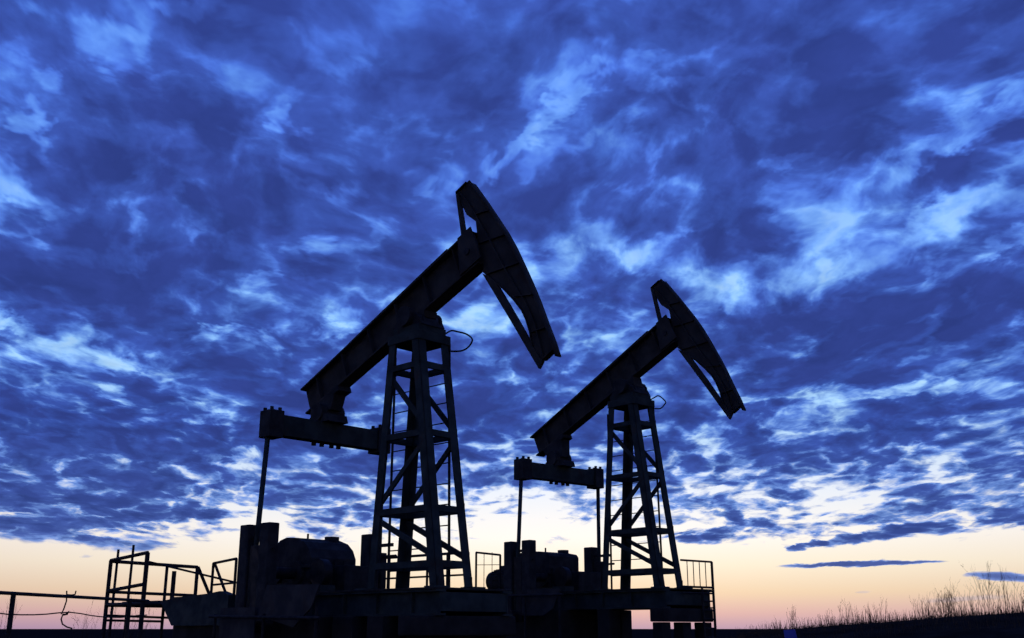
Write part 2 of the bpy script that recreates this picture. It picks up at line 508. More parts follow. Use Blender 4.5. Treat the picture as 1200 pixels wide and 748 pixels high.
def build_pump(loc, yaw, tilt, label, deck_above_ground, variant):
    root = empty('pump_jack', loc, yaw)
    tag(root, label, 'pump jack', 'beam pump jacks of the oil field')
    GZ = -deck_above_ground

    # ---- skid
    x_rear, x_front = (-7.1, 1.66) if variant == 1 else (-5.6, 1.66)
    HY = 0.80
    for y in (-HY, HY):
        s = MB()
        s.box(x_rear, x_front, y - 0.11, y + 0.11, -0.085, -0.05)
        s.box(x_rear, x_front, y - 0.11, y + 0.11, -0.47, -0.435)
        s.box(x_rear + 0.02, x_front - 0.02, y - 0.015, y + 0.015, -0.435, -0.085)
        beam = s.build('skid_beam', 'dark_green_paint', root)
        x = x_rear + 0.5
        while x < x_front - 0.2:
            MB().box(x - 0.008, x + 0.008, y - 0.09, y - 0.017, -0.433, -0.087).build('stiffener', 'dark_green_paint', beam)
            MB().box(x - 0.008, x + 0.008, y + 0.017, y + 0.09, -0.433, -0.087).build('stiffener', 'dark_green_paint', beam)
            x += 0.95
    xs = [x_rear + 0.12, -5.3 if variant == 1 else -5.0, -4.1, -2.0, -0.8, 1.15, x_front - 0.12]
    for x in xs:
        MB().box(x - 0.09, x + 0.09, -HY + 0.02, HY - 0.02, -0.40, -0.09).build('cross_beam', 'dark_green_paint', root)
    # deck plates
    x = x_rear + 0.03
    while x < x_front - 0.1:
        x2 = min(x + 1.1, x_front - 0.03)
        MB().box(x, x2 - 0.012, -0.93, 0.93, -0.048, -0.012, 0.004).build('deck_plate', 'oily_steel', root)
        x = x2

    # ---- tower
    sx, bx, by, tx, ty, H = 0.178, 0.968, 0.434, 0.432, 0.391, 4.637
    cap = MB()
    cap.box(-tx - 0.02, tx + 0.03, -ty - 0.02, ty + 0.03, H - 0.02, H + 0.16, 0.01)
    cap.box(-tx + 0.02, tx - 0.04, -ty + 0.04, ty - 0.04, H + 0.16, H + 0.30, 0.01)
    tower = cap.build('tower', 'dark_green_paint', root)
    corner = {}
    for cx in (-1, 1):
        for cy in (-1, 1):
            p0 = Vector((sx + cx * bx, cy * by, -0.012))
            p1 = Vector((cx * tx, cy * ty, H - 0.02))
            corner[(cx, cy)] = (p0, p1)
            angle_iron(p0, p1, (-cx, 0, 0), (0, -cy, 0), 0.19, 0.022).build('leg', 'dark_green_paint', tower)
            MB().box(p0.x - 0.16, p0.x + 0.16, p0.y - 0.16, p0.y + 0.16, -0.010, 0.03, 0.004).build('foot_plate', 'dark_green_paint', tower)
            # gusset at the foot
            MB().prism([(p0.x, 0.03), (p0.x - cx * 0.20, 0.03), (p0.x - cx * 0.14, 0.20), (p0.x, 0.20)], p0.y - cy * 0.03 - 0.008, p0.y - cy * 0.03 + 0.008).build('gusset', 'dark_green_paint', tower)

    def at(c, z, inset=0.035):
        p0, p1 = corner[c]
        p = lerp(p0, p1, (z - p0.z) / (p1.z - p0.z))
        return Vector((p.x - c[0] * inset, p.y - c[1] * inset, z))
    levels = [4.13, 2.80, 1.40, 0.42]
    faces = [((-1, -1), (1, -1)), ((1, -1), (1, 1)), ((1, 1), (-1, 1)), ((-1, 1), (-1, -1))]
    for z in levels:
        for a, c in faces:
            MB().bar(at(a, z), at(c, z), 0.075, 0.115).build('brace', 'dark_green_paint', tower)
    # zigzag diagonals, one per panel and face
    diag_faces = [((-1, -1), (1, -1)), ((-1, 1), (1, 1))]
    for i, (zt, zb) in enumerate(((4.07, 2.86), (2.74, 1.46), (1.34, 0.48))):
        for a, c in diag_faces:
            p, q = (a, c) if i % 2 == 0 else (c, a)
            MB().bar(at(p, zt - 0.06, 0.055), at(q, zb + 0.06, 0.055), 0.045, 0.10).build('diagonal', 'dark_green_paint', tower)
    # gusset plates on the near and far faces
    for z in levels[:3]:
        for c in corner:
            p = at(c, z, 0.01)
            MB().box(p.x - 0.13 if c[0] > 0 else p.x - 0.005, p.x + 0.005 if c[0] > 0 else p.x + 0.13, p.y - 0.006, p.y + 0.006, z - 0.13, z + 0.13).build('gusset', 'dark_green_paint', tower)

    # ---- ladder up the well-away face of the tower
    l0a, l0b = Vector((-1.34, 0.52, 0.0)), Vector((-1.30, 0.50, 4.70))
    l1a, l1b = Vector((0.42, 0.52, 0.0)), Vector((0.34, 0.50, 4.70))
    lad = MB().tube([l0a, l0b], 0.026, 8).build('ladder', 'rail_paint', root)
    MB().tube([l1a, l1b], 0.026, 8).build('ladder_rail', 'rail_paint', lad)
    for k in range(1, 12):
        t = k / 12
        MB().tube([lerp(l0a, l0b, t), lerp(l1a, l1b, t)], 0.012, 6).build('rung', 'rail_paint', lad)

    # ---- saddle bearing on the tower
    sb = MB()
    sb.prism([(-0.42, H + 0.30), (0.42, H + 0.30), (0.34, H + 0.44), (0.20, H + 0.56), (-0.20, H + 0.56), (-0.34, H + 0.44)], -0.30, 0.30)
    saddle = sb.build('saddle_bearing', 'cast_iron', root)
    for y in (-0.34, 0.34):
        MB().tube([(0.0, y - 0.09, H + 0.50), (0.0, y + 0.09, H + 0.50)], 0.20, 20).build('bearing_cap', 'cast_iron', saddle)
    for x in (-0.36, 0.36):
        for y in (-0.22, 0.22):
            MB().tube([(x, y, H + 0.28), (x, y, H + 0.50)], 0.028, 6).build('bolt', 'oily_steel', saddle)
    # lubricator hose looping off the tower head
    hose = [(0.27, 0.45, 4.90), (0.42, 0.47, 4.94), (0.56, 0.50, 4.90), (0.80, 0.50, 4.81), (0.96, 0.50, 4.70), (0.98, 0.50, 4.62), (0.86, 0.50, 4.52), (0.66, 0.50, 4.49), (0.40, 0.44, 4.52)]
    if variant == 2:
        hose = [(0.27, 0.45, 4.84), (0.42, 0.48, 4.90), (0.55, 0.50, 4.92), (0.76, 0.50, 4.74), (0.72, 0.50, 4.66), (0.58, 0.50, 4.58), (0.40, 0.44, 4.60)]
    fine = []
    hv = [Vector(p) for p in hose]
    for i in range(len(hv) - 1):
        a = hv[max(i - 1, 0)]; b_ = hv[i]; c = hv[i + 1]; d = hv[min(i + 2, len(hv) - 1)]
        for k in range(4):
            t = k / 4
            fine.append(0.5 * ((2 * b_) + (c - a) * t + (2 * a - 5 * b_ + 4 * c - d) * t * t + (3 * b_ - a - 3 * c + d) * t ** 3))
    fine.append(hv[-1])
    MB().tube(fine, 0.017, 8).build('grease_hose', 'cable_rubber', root, True)

    # ---- walking beam: works in beam coordinates (a along, n across), turned by the tilt
    ct, st = math.cos(tilt), math.sin(tilt)

    pvx, pvz = PIV if variant == 1 else (PIV[0] - 0.10, PIV[1] + 0.13)

    def W(a, n):
        return (pvx + a * ct - n * st, pvz + a * st + n * ct)
    q = 1.95
    r = 3.738
    fl = 0.15
    web = MB().prism([W(-r + 0.02, 0.29), W(q, 0.36), W(q, -0.345), W(-r + 0.02, -0.27)], -0.02, 0.02)
    wb = web.build('walking_beam', 'beam_paint', root)
    MB().prism([W(-r, 0.29), W(q + 0.02, 0.36), W(q + 0.02, 0.395), W(-r, 0.325)], -fl, fl).build('flange', 'beam_paint', wb)
    MB().prism([W(-r, -0.305), W(q - 0.02, -0.38), W(q - 0.02, -0.345), W(-r, -0.27)], -fl, fl).build('flange', 'beam_paint', wb)
    MB().prism([W(-1.95, 0.357), W(1.3, 0.423), W(1.3, 0.443), W(-1.95, 0.38)], -fl + 0.03, fl - 0.03).build('cover_plate', 'beam_paint', wb)
    a = -r + 0.55
    while a < q - 0.1:
        f = (a + r) / (q + r)
        for y0, y1 in ((-fl + 0.02, -0.022), (0.022, fl - 0.02)):
            MB().prism([W(a - 0.007, -0.27 - 0.073 * f), W(a + 0.007, -0.27 - 0.073 * f), W(a + 0.007, 0.288 + 0.069 * f), W(a - 0.007, 0.288 + 0.069 * f)], y0, y1).build('stiffener', 'beam_paint', wb)
        a += 0.92
    # saddle bracket that clamps the beam to the bearing
    MB().prism([W(-0.55, -0.38), W(0.35, -0.37), (0.30, H + 0.50), (-0.30, H + 0.50)], -0.17, 0.17).build('saddle_bracket', 'beam_paint', wb)

    # ---- horse head: solid web, curved track plate in front, inner band, ribs and two stays each side
    def B(x, z):
        """point measured on the first pump (tilt .401) carried to this tilt"""
        dx_, dz_ = x - PIV[0], z - PIV[1]
        c0, s0 = math.cos(0.401), math.sin(0.401)
        return W(dx_ * c0 + dz_ * s0, -dx_ * s0 + dz_ * c0)
    arc = [B(*p) for p in ((1.385, 7.70), (1.60, 7.41), (1.84, 7.09), (2.16, 6.64), (2.39, 6.31), (2.585, 5.99), (2.88, 5.425), (3.025, 5.135), (3.165, 4.835), (3.38, 4.325), (3.515, 4.02), (3.607, 3.763))]
    inner = [B(*p) for p in ((1.02, 7.545), (1.17, 7.27), (1.328, 6.99), (1.579, 6.79), (1.66, 6.30), (1.80, 5.74), (2.11, 5.47), (2.36, 5.255), (2.62, 4.99), (2.81, 4.76), (2.91, 4.575), (3.00, 4.335), (3.06, 4.06), (3.16, 3.86))]
    head = MB()
    poly = arc[:-1] + [B(3.55, 3.87), B(3.29, 3.735)] + inner[::-1]
    head.prism(poly, -0.014, 0.014)
    hh = head.build('horse_head', 'beam_paint', root)
    MB().strip([B(1.47, 7.585)] + arc[1:], -0.07, 0.07, 0.03, side=-1).build('track_plate', 'beam_paint', hh, True)
    MB().strip(inner[5:-1], -0.045, 0.045, 0.022, side=1).build('inner_band', 'beam_paint', hh)
    MB().strip([B(1.15, 7.50), B(1.40, 7.20), B(1.62, 6.88), B(1.90, 6.44), B(2.12, 6.06), B(2.38, 5.64), B(2.66, 5.22), B(2.92, 4.84), B(3.10, 4.48), B(3.22, 4.13), B(3.30, 3.84)], -0.07, 0.07, 0.02).build('middle_band', 'beam_paint', hh)
    for p0, p1 in (((1.05, 7.53), (1.34, 7.66)), ((1.60, 6.92), (1.95, 6.90)), ((1.72, 6.30), (2.36, 6.30)), ((1.90, 5.64), (2.74, 5.66)), ((2.62, 5.05), (3.06, 4.99)), ((3.05, 4.30), (3.36, 4.32)), ((3.30, 3.76), (3.52, 3.88))):
        MB().bar((B(*p0)[0], 0, B(*p0)[1]), (B(*p1)[0], 0, B(*p1)[1]), 0.13, 0.02).build('rib', 'beam_paint', hh)
    MB().prism([B(*p) for p in ((1.015, 7.54), (1.105, 7.52), (1.345, 6.40), (1.235, 6.40))], -0.03, 0.03).build('stay', 'beam_paint', hh)
    MB().prism([B(*p) for p in ((1.789, 5.68), (2.531, 4.604), (3.195, 3.62), (3.285, 3.735), (3.056, 4.05), (2.62, 4.72), (2.107, 5.48))], -0.03, 0.03).build('stay', 'beam_paint', hh)
    # lock plates that pin the head on the beam end
    for y in (-0.165, 0.165):
        e0, e1, e2, e3 = W(q - 0.5, -0.34), W(q + 0.10, -0.34), W(q + 0.10, 0.40), W(q - 0.28, 0.40)
        MB().prism([e0, e1, e2, e3], y - 0.014, y + 0.014).build('lock_plate', 'beam_paint', hh)
        e = W(q - 0.15, -0.02)
        MB().tube([(e[0], y - 0.04, e[1]), (e[0], y + 0.04, e[1])], 0.07, 14).build('pin', 'oily_steel', hh)

    # ---- equalizer, hung under the rear of the beam
    ex, ez = pvx - r * ct + (0.748 if variant == 1 else 0.938), pvz - r * st - (0.76 if variant == 1 else 0.87)
    EY = 1.5
    eq = MB().box(ex - 0.14, ex + 0.14, -EY + 0.12, EY - 0.12, ez - 0.21, ez + 0.21, 0.012).build('equalizer', 'dark_green_paint', root)
    for y in (-EY, EY):
        y0, y1 = (y - 0.05, y + 0.28) if y < 0 else (y - 0.28, y + 0.05)
        MB().box(ex - 0.19, ex + 0.19, y0, y1, ez - 0.27, ez + 0.28, 0.015).build('end_bearing', 'cast_iron', eq)
        for i in range(2):
            for j in range(2):
                px, py = ex - 0.12 + 0.24 * i, y0 + 0.07 + 0.19 * j
                MB().tube([(px, py, ez + 0.26), (px, py, ez + 0.345)], 0.038, 6).build('bolt', 'oily_steel', eq)
    for i, y in enumerate((-0.33, -0.13, 0.12, 0.30)):
        for x in (-0.02,):
            MB().tube([(ex + x, y, ez - 0.20), (ex + x, y, ez - 0.29)], 0.050, 8).build('bolt', 'oily_steel', eq)
    # tail bearing between beam and equalizer
    tb = MB().prism([(ex - 0.36, ez + 0.20), (ex + 0.34, ez + 0.20), (ex + 0.28, ez + 0.36), (ex - 0.30, ez + 0.34)], -0.26, 0.26).build('tail_bearing', 'cast_iron', root)
    MB().tube([(ex - 0.04, -0.30, ez + 0.42), (ex - 0.04, 0.30, ez + 0.42)], 0.20, 18).build('journal', 'cast_iron', tb)
    t0, t1 = W(-r + 0.30, -0.30), W(-r + 1.14, -0.31)
    MB().prism([t0, (ex - 0.28, ez + 0.44), (ex + 0.24, ez + 0.46), t1], -0.15, 0.15).build('hanger', 'cast_iron', tb)
    MB().prism([W(-r + 0.98, -0.30), W(-r + 1.20, -0.31), W(-r + 1.20, -0.44), W(-r + 1.0, -0.42)], -0.17, 0.17).build('hanger', 'cast_iron', tb)

    # ---- gearbox on its pedestal
    gz = 0.36
    MB().box(-4.0, -2.25, -0.66, 0.60, -0.010, 0.10, 0.01).build('gearbox_base', 'dark_green_paint', root)
    if variant == 1:
        gp = [(-3.85, 0.11), (-2.38, 0.11), (-2.38, 0.66), (-2.48, 0.84), (-2.66, 0.98), (-2.95, 1.07), (-3.25, 1.09), (-3.48, 1.04), (-3.70, 0.88), (-3.85, 0.66)]
    else:
        gp = [(-3.85, 0.11), (-2.55, 0.11), (-2.55, 0.92), (-2.62, 1.00), (-2.95, 1.06), (-3.35, 1.08), (-3.70, 1.06), (-3.85, 0.98)]
    xr = gp[1][0]
    gb = MB().prism(gp, -0.58, 0.52).build('gearbox', 'cast_iron', root)
    MB().box(-3.90, xr + 0.05, -0.63, 0.57, 0.46, 0.53, 0.008).build('split_flange', 'cast_iron', gb)
    MB().tube([(-2.92, 0.30, 1.02), (-2.92, 0.30, 1.13)], 0.15, 16).build('inspection_cover', 'cast_iron', gb)
    MB().tube([(-3.2, -0.1, 1.05), (-3.2, -0.1, 1.19)], 0.022, 8).build('breather', 'oily_steel', gb)
    for x, rr_ in ((-3.45, 0.17), (-2.82, 0.24)):
        for y in (-0.60, 0.54):
            MB().tube([(x, y - 0.05, 0.36), (x, y + 0.05, 0.36)], rr_, 18).build('bearing_cover', 'cast_iron', gb)
    for k in range(5):
        MB().box(xr, xr + 0.07, -0.50 + 0.23 * k, -0.47 + 0.23 * k, 0.12, 0.62).build('cooling_rib', 'cast_iron', gb)
    MB().box(xr + 0.08, -1.98, -0.05, 0.80, -0.010, 0.52, 0.02).build('pinion_case', 'cast_iron', root)
    # brake drum on the fast shaft, belt pulley opposite
    MB().tube([(-3.50, 0.57, 0.34), (-3.50, 0.80, 0.34)], 0.28, 28).build('belt_pulley', 'oily_steel', root)
    MB().tube([(-2.10, -0.62, 0.36), (-2.10, -0.44, 0.36)], 0.26, 28).build('brake_drum', 'oily_steel', root)
    MB().box(-2.34, -1.86, -0.70, -0.36, -0.010, 0.12, 0.006).build('brake_mount', 'dark_green_paint', root)

    # ---- cranks, counterweights and pitmans
    MB().tube([(ex, -1.42, gz), (ex, 1.42, gz)], 0.11, 18).build('crank_shaft', 'oily_steel', root)
    for sgn in (-1, 1):
        y = 1.5 * sgn
        cr = MB().box(ex - 0.16, ex + 0.16, y - 0.09, y + 0.07, -0.78, 0.86, 0.02).build('crank', 'oily_steel', root)
        for dx0 in ((-0.50, 0.20) if sgn < 0 else (-0.50,)):
            MB().box(ex + dx0, ex + dx0 + 0.31, y - 0.13, y + 0.11, -0.62, 1.27, 0.025).build('counterweight', 'cast_iron', cr)
        MB().box(ex - 0.46, ex + 0.44, y - 0.03, y + 0.01, 0.98, 1.05).build('clamp_bar', 'oily_steel', cr)
        for z in (0.78, -0.2):
            MB().tube([(ex - 0.55, y - 0.01, z), (ex + 0.55, y - 0.01, z)], 0.03, 6).build('clamp_bolt', 'oily_steel', cr)
        yo = y + sgn * 0.16
        pit = MB().tube([(ex - 0.10, yo - sgn * 0.10, -0.62), (ex + 0.02, y + sgn * -0.03, ez - 0.25)], 0.052, 12).build('pitman', 'dark_green_paint', root, True)
        MB().tube([(ex - 0.10, yo - 0.12, -0.62), (ex - 0.10, yo + 0.12, -0.62)], 0.14, 16).build('crank_pin', 'oily_steel', pit)

    # ---- motor with fan cowl behind the gearbox
    if variant == 2:
        mx, my, mz = -4.55, -0.35, 0.34
        MB().box(mx - 0.55, mx + 0.55, my - 0.35, my + 0.35, -0.010, 0.06, 0.006).build('motor_base', 'dark_green_paint', root)
        mo = MB().tube([(mx - 0.42, my, mz), (mx + 0.36, my, mz)], 0.30, 28).build('motor', 'cast_iron', root)
        MB().tube([(mx - 0.56, my, mz), (mx - 0.42, my, mz)], 0.275, 28).build('fan_cowl', 'oily_steel', mo)
        for k in range(12):
            an = math.pi * (k + 0.5) / 12
            c_, s_ = math.cos(an), math.sin(an)
            MB().bar((mx - 0.38, my + c_ * 0.31, mz + s_ * 0.31), (mx + 0.32, my + c_ * 0.31, mz + s_ * 0.31), 0.012, 0.05, (0, c_, s_)).build('cooling_fin', 'cast_iron', mo)
        MB().box(mx - 0.12, mx + 0.12, my - 0.10, my + 0.10, mz + 0.28, mz + 0.42, 0.01).build('terminal_box', 'cast_iron', mo)
    else:
        mx, my, mz = -5.95, -0.20, -0.10
        bx_ = MB()
        bx_.prism([(-7.16, -0.10), (-7.10, -0.16), (-6.60, -0.62), (-4.4, -0.62), (-4.4, -0.02), (-4.75, 0.06), (-5.2, 0.02), (-6.2, -0.02)], -1.12, -0.94)
        bx_.build('side_panel', 'dark_green_paint', root)

    # ---- railing at the rear of the skid
    if variant == 1:
        pts = [((-5.24, -1.02), 0.64, -0.04), ((-4.36, -1.02), 0.70, -0.04)]
    else:
        pts = [((-5.06, -1.02), 1.12, -0.04), ((-4.03, -1.02), 1.0, -0.04)]
    rl = None
    for (x, y), zt, zb_ in pts:
        o = MB().tube([(x, y, zb_), (x, y, zt)], 0.030, 8).build('railing' if rl is None else 'post', 'rail_paint', root if rl is None else rl)
        rl = rl or o
    (xa, ya), za, _ = pts[0]
    (xb, yb), zb2, _ = pts[1]
    MB().tube([(xa, ya, za), (xb, yb, zb2)], 0.028, 8).build('top_rail', 'rail_paint', rl)
    if variant == 1:
        MB().tube([(xa + 0.02, ya + 0.03, za - 0.02), (xa + 0.52, ya + 0.03, 0.02)], 0.030, 8).build('diagonal', 'rail_paint', rl)
        MB().tube([(xa, ya + 0.03, 0.20), (xb, yb + 0.03, 0.22)], 0.022, 8).build('mid_rail', 'rail_paint', rl)
    else:
        for k in (1, 2):
            x = xa + (xb - xa) * k / 3
            MB().tube([(x, ya, 0.0), (x, ya, za - 0.03)], 0.009, 6).build('mesh_wire', 'rail_paint', rl)
        MB().tube([(xa, ya + 0.03, 0.78), (xb, yb + 0.03, 0.74)], 0.009, 6).build('mesh_wire', 'rail_paint', rl)

    # ---- crank guard along the near side
    if variant == 1:
        gd = MB().prism([(-2.02, 0.09), (-0.40, 0.06), (-0.62, -0.33), (-1.12, -0.66), (-1.90, -0.52), (-2.30, -0.56)], -1.79, -1.76).build('crank_guard', 'grey_guard_paint', root)
        MB().prism([(-3.55, -0.30), (-2.36, -0.30), (-2.36, -1.1), (-3.55, -1.1)], -1.79, -1.76).build('guard_panel', 'grey_guard_paint', gd)
        MB().tube([(-3.75, -1.9, -0.46), (-0.2, -1.9, -0.51)], 0.028, 8).build('guard_rail', 'rail_paint', gd)
        for x in (-3.6, -1.95, -0.35):
            MB().tube([(x, -1.86, GZ), (x, -1.86, -0.42 if x < -1 else -0.30)], 0.03, 8).build('guard_post', 'rail_paint', gd)
    else:
        gd = MB().prism([(-2.1, 0.02), (-0.9, 0.0), (-1.15, -0.45), (-1.5, -0.62), (-2.1, -0.62)], -1.79, -1.76).build('crank_guard', 'grey_guard_paint', root)
        MB().tube([(-3.6, -1.9, -0.12), (-0.7, -1.9, -0.14)], 0.028, 8).build('guard_rail', 'rail_paint', gd)
        for x in (-3.5, -2.1, -0.85):
            MB().tube([(x, -1.86, GZ), (x, -1.86, -0.10)], 0.03, 8).build('guard_post', 'rail_paint', gd)
    return root, GZ


DECK1, DECK2 = EYE + 0.685, EYE + 0.938
P1 = ((-1.822, 20.0, DECK1), -0.767, 0.401)
P2 = ((3.114, 27.283, DECK2), -0.846, 0.432)
build_pump(*P1, 'larger, nearer oil pump jack on the left, its horse head highest in the picture', DECK1, 1)
build_pump(*P2, 'smaller, farther oil pump jack on the right with a motor behind its gearbox', DECK2, 2)


def on_pump(P, p):
    c, s = math.cos(P[1]), math.sin(P[1])
    return Vector((P[0][0] + c * p[0] - s * p[1], P[0][1] + s * p[0] + c * p[1], P[0][2] + p[2]))


# ------------------------------------------------------------------ concrete foundations under the skids
def foundation(P, deck, blocks, piers, label):
    root = empty('concrete_foundation', P[0][:2] + (0.0,), P[1])
    tag(root, label, 'foundation', 'concrete foundations under the pump jacks')
    for x0, x1, y0, y1, z0, z1 in blocks:
        MB().box(x0, x1, y0, y1, z0 + deck if z0 > -9 else -0.1, z1 + deck, 0.03).build('footing_block', 'concrete', root)
    for x, y, z1, w in piers:
        MB().box(x - w, x + w, y - w, y + w, -0.1, z1 + deck, 0.02).build('pier', 'concrete', root)


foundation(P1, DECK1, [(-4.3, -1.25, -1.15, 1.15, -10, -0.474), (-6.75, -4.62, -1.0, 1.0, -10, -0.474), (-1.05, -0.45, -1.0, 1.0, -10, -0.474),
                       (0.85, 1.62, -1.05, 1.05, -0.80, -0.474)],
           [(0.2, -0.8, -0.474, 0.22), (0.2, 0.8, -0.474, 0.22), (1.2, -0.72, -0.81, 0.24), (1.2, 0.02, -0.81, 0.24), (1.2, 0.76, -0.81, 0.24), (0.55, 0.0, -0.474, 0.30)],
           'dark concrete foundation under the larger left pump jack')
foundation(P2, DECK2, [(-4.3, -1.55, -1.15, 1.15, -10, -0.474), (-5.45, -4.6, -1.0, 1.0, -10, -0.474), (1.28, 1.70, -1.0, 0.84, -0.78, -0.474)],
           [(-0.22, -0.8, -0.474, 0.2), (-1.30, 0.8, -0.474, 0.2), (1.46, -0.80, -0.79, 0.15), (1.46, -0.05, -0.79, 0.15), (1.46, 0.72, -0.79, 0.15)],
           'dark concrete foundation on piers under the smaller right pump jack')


# ------------------------------------------------------------------ railing and ladder at the front end of the right pump
def front_ladder():
    root = empty('access_ladder', tuple(on_pump(P2, (1.74, 0.80, 0))[:2]) + (0.0,), P2[1])
    tag(root, 'steel access ladder with short guard rail at the right end of the right pump', 'ladder')
    z = lambda v: v + DECK2
    zt = 0.63
    # rail across the front edge (y runs back to the left)
    MB().tube([(0, 0.02, z(zt)), (0, -1.15, z(zt))], 0.024, 8).build('top_rail', 'rail_paint', root)
    MB().tube([(0, 0.02, z(0.02)), (0, -1.15, z(0.02))], 0.026, 8).build('toe_rail', 'rail_paint', root)
    MB().tube([(0, 0.02, z(-0.12)), (0, -1.15, z(-0.12))], 0.020, 8).build('toe_rail', 'rail_paint', root)
    for k in range(1, 5):
        y = -1.15 * k / 5.0
        MB().tube([(0, y, z(0.02)), (0, y, z(zt))], 0.011, 6).build('baluster', 'rail_paint', root)
    MB().tube([(0.02, 0.02, 0.0), (0.0, 0.02, z(zt))], 0.032, 8).build('stile', 'rail_paint', root)
    MB().tube([(0.02, -0.40, 0.0), (0.0, -0.40, z(0.02))], 0.028, 8).build('stile', 'rail_paint', root)
    v = -0.30
    while v > -DECK2 + 0.1:
        MB().tube([(0.01, 0.02, z(v)), (0.01, -0.40, z(v))], 0.020, 6).build('rung', 'rail_paint', root)
        v -= 0.21


front_ladder()


# ------------------------------------------------------------------ service platform behind the left pump
def service_platform():
    root = empty('service_platform', tuple(on_pump(P1, (-11.58, -0.22, 0))[:2]) + (0.0,), P1[1])
    tag(root, 'open steel service platform with pipe railings at the far left', 'platform')
    z = lambda v: v + DECK1
    A, B_, C = (0, 0), (1.90, 0), (0, 2.48)

    def tube(n, p0, p1, r):
        MB().tube([(p0[0], p0[1], z(p0[2])), (p1[0], p1[1], z(p1[2]))], r, 10).build(n, 'rail_paint', root)
    g0 = -DECK1
    tube('post', (0, 0, g0), (0, 0, 1.0), 0.052)
    tube('post', (1.90, 0, g0), (1.90, 0, 1.11), 0.058)
    tube('post', (0, 1.58, g0), (0, 1.58, 0.95), 0.042)
    tube('post', (0, 1.80, -0.02), (0, 1.80, 0.80), 0.060)
    tube('post', (0, 2.48, -0.02), (0, 2.48, 0.95), 0.050)
    tube('top_rail', (0, 0, 1.0), (1.90, 0, 1.11), 0.045)
    tube('top_rail', (0, 0, 0.98), (0, 2.48, 0.93), 0.045)
    tube('stair_rail', (1.90, 0.0, 0.90), (1.90, 2.83, 0.42), 0.026)
    tube('mid_rail', (0.0, 0, 0.24), (1.90, 0, 0.36), 0.045)
    tube('mid_rail', (0, 0, 0.22), (0, 2.48, 0.18), 0.040)
    tube('brace', (0, 2.50, 0.93), (0, 3.02, 0.02), 0.045)
    tube('floor_edge', (0, 0, -0.10), (0, 3.1, -0.10), 0.055)
    tube('floor_edge', (1.90, 0, -0.10), (1.90, 3.1, -0.10), 0.050)
    tube('floor_edge', (0, 0, -0.10), (1.90, 0, -0.10), 0.045)
    tube('lower_rail', (0, 0, -0.36), (0, 2.3, -0.42), 0.030)
    tube('lower_rail', (0, 0, -0.48), (0, 1.6, -0.50), 0.030)
    for k in range(6):
        x = 0.03 + k * 0.31
        MB().box(x, x + 0.29, 0.4, 3.1, z(-0.045), z(-0.02)).build('floor_plate', 'oily_steel', root)


service_platform()

# slim rods standing behind the platform
for i, (p, h, lb) in enumerate((((-13.4, 0.82), 1.42, 'thin bare steel rod standing behind the platform, left of the pair'),
                                ((-13.2, 1.15), 1.55, 'taller thin steel rod standing behind the platform, right of the pair'))):
    w = on_pump(P1, (p[0], p[1], 0))
    o = MB().tube([(0, 0, 0), (0.02, 0, DECK1 + h)], 0.045, 8, 0.036)
    root = o.build('steel_rod', 'rail_paint')
    root.location = (w.x, w.y, 0)
    MB().tube([(0, 0, 0.0), (0, 0, 0.25)], 0.10, 10).build('base_collar', 'concrete', root)
    tag(root, lb, 'rod', 'steel rods behind the service platform')


# ------------------------------------------------------------------ pipe fence at the left edge, with a slack cable and a bent wire hung on it
def pipe_fence():
    root = empty('pipe_fence', (-5.47, 12.0, 0))
    tag(root, 'rusty pipe fence with one heavy rail at the left edge', 'fence')
    d = Vector((0.29, 2.4, 0)).normalized()
    for s in (-2.6, 0.0, 2.75):
        p = d * s
        MB().tube([(p.x, p.y, 0), (p.x, p.y, 1.955)], 0.028, 10).build('post', 'rail_paint', root)
        MB().box(p.x - 0.07, p.x + 0.07, p.y - 0.07, p.y + 0.07, -0.02, 0.05).build('post_foot', 'concrete', root)
    a, b = d * -2.9, d * 3.3
    MB().tube([(a.x, a.y, 1.972), (b.x, b.y, 1.972)], 0.020, 10).build('rail', 'rail_paint', root)
    p = d * -0.6 + Vector((-0.02, 0, 0))
    MB().tube([(p.x - 0.12, p.y, 1.98), (p.x - 0.12, p.y, 2.05)], 0.022, 8).build('stub', 'rail_paint', root)
    # slack cable under the rail
    pts = []
    for k in range(25):
        t = k / 24
        v = a.lerp(b, t)
        pts.append((v.x, v.y, 1.80 - 0.02 * t - 0.045 * math.sin(t * math.pi * 3) ** 2 + 0.004 * math.sin(t * 40)))
    o = MB().tube(pts, 0.0075, 6)
    c = o.build('slack_cable', 'cable_rubber')
    c.location = (-5.47, 12.0, 0)
    tag(c, 'thin slack cable strung below the fence rail', 'cable')
    # bent wire hanging on the rail
    w = d * 1.20
    wire = [(0.055, 0, 0.045), (0.05, 0, 0.008), (0.015, 0, 0.0), (-0.04, 0, 0.005), (-0.045, 0, 0.045), (-0.04, 0, 0.004), (-0.035, 0, -0.06), (-0.055, 0, -0.15), (-0.075, 0, -0.195), (-0.03, 0, -0.20), (0.005, 0, -0.17), (-0.01, 0, -0.20), (-0.06, 0, -0.21),
            (-0.07, 0.0, -0.25), (-0.05, 0, -0.30), (0.0, 0, -0.33), (0.06, 0, -0.345)]
    o = MB().tube([Vector(q) * 1.12 for q in wire], 0.009, 6).build('bent_wire', 'rail_paint')
    o.location = (-5.47 + w.x, 12.0 + w.y, 1.99)
    tag(o, 'bent hooked wire hanging from the fence rail', 'wire')


pipe_fence()


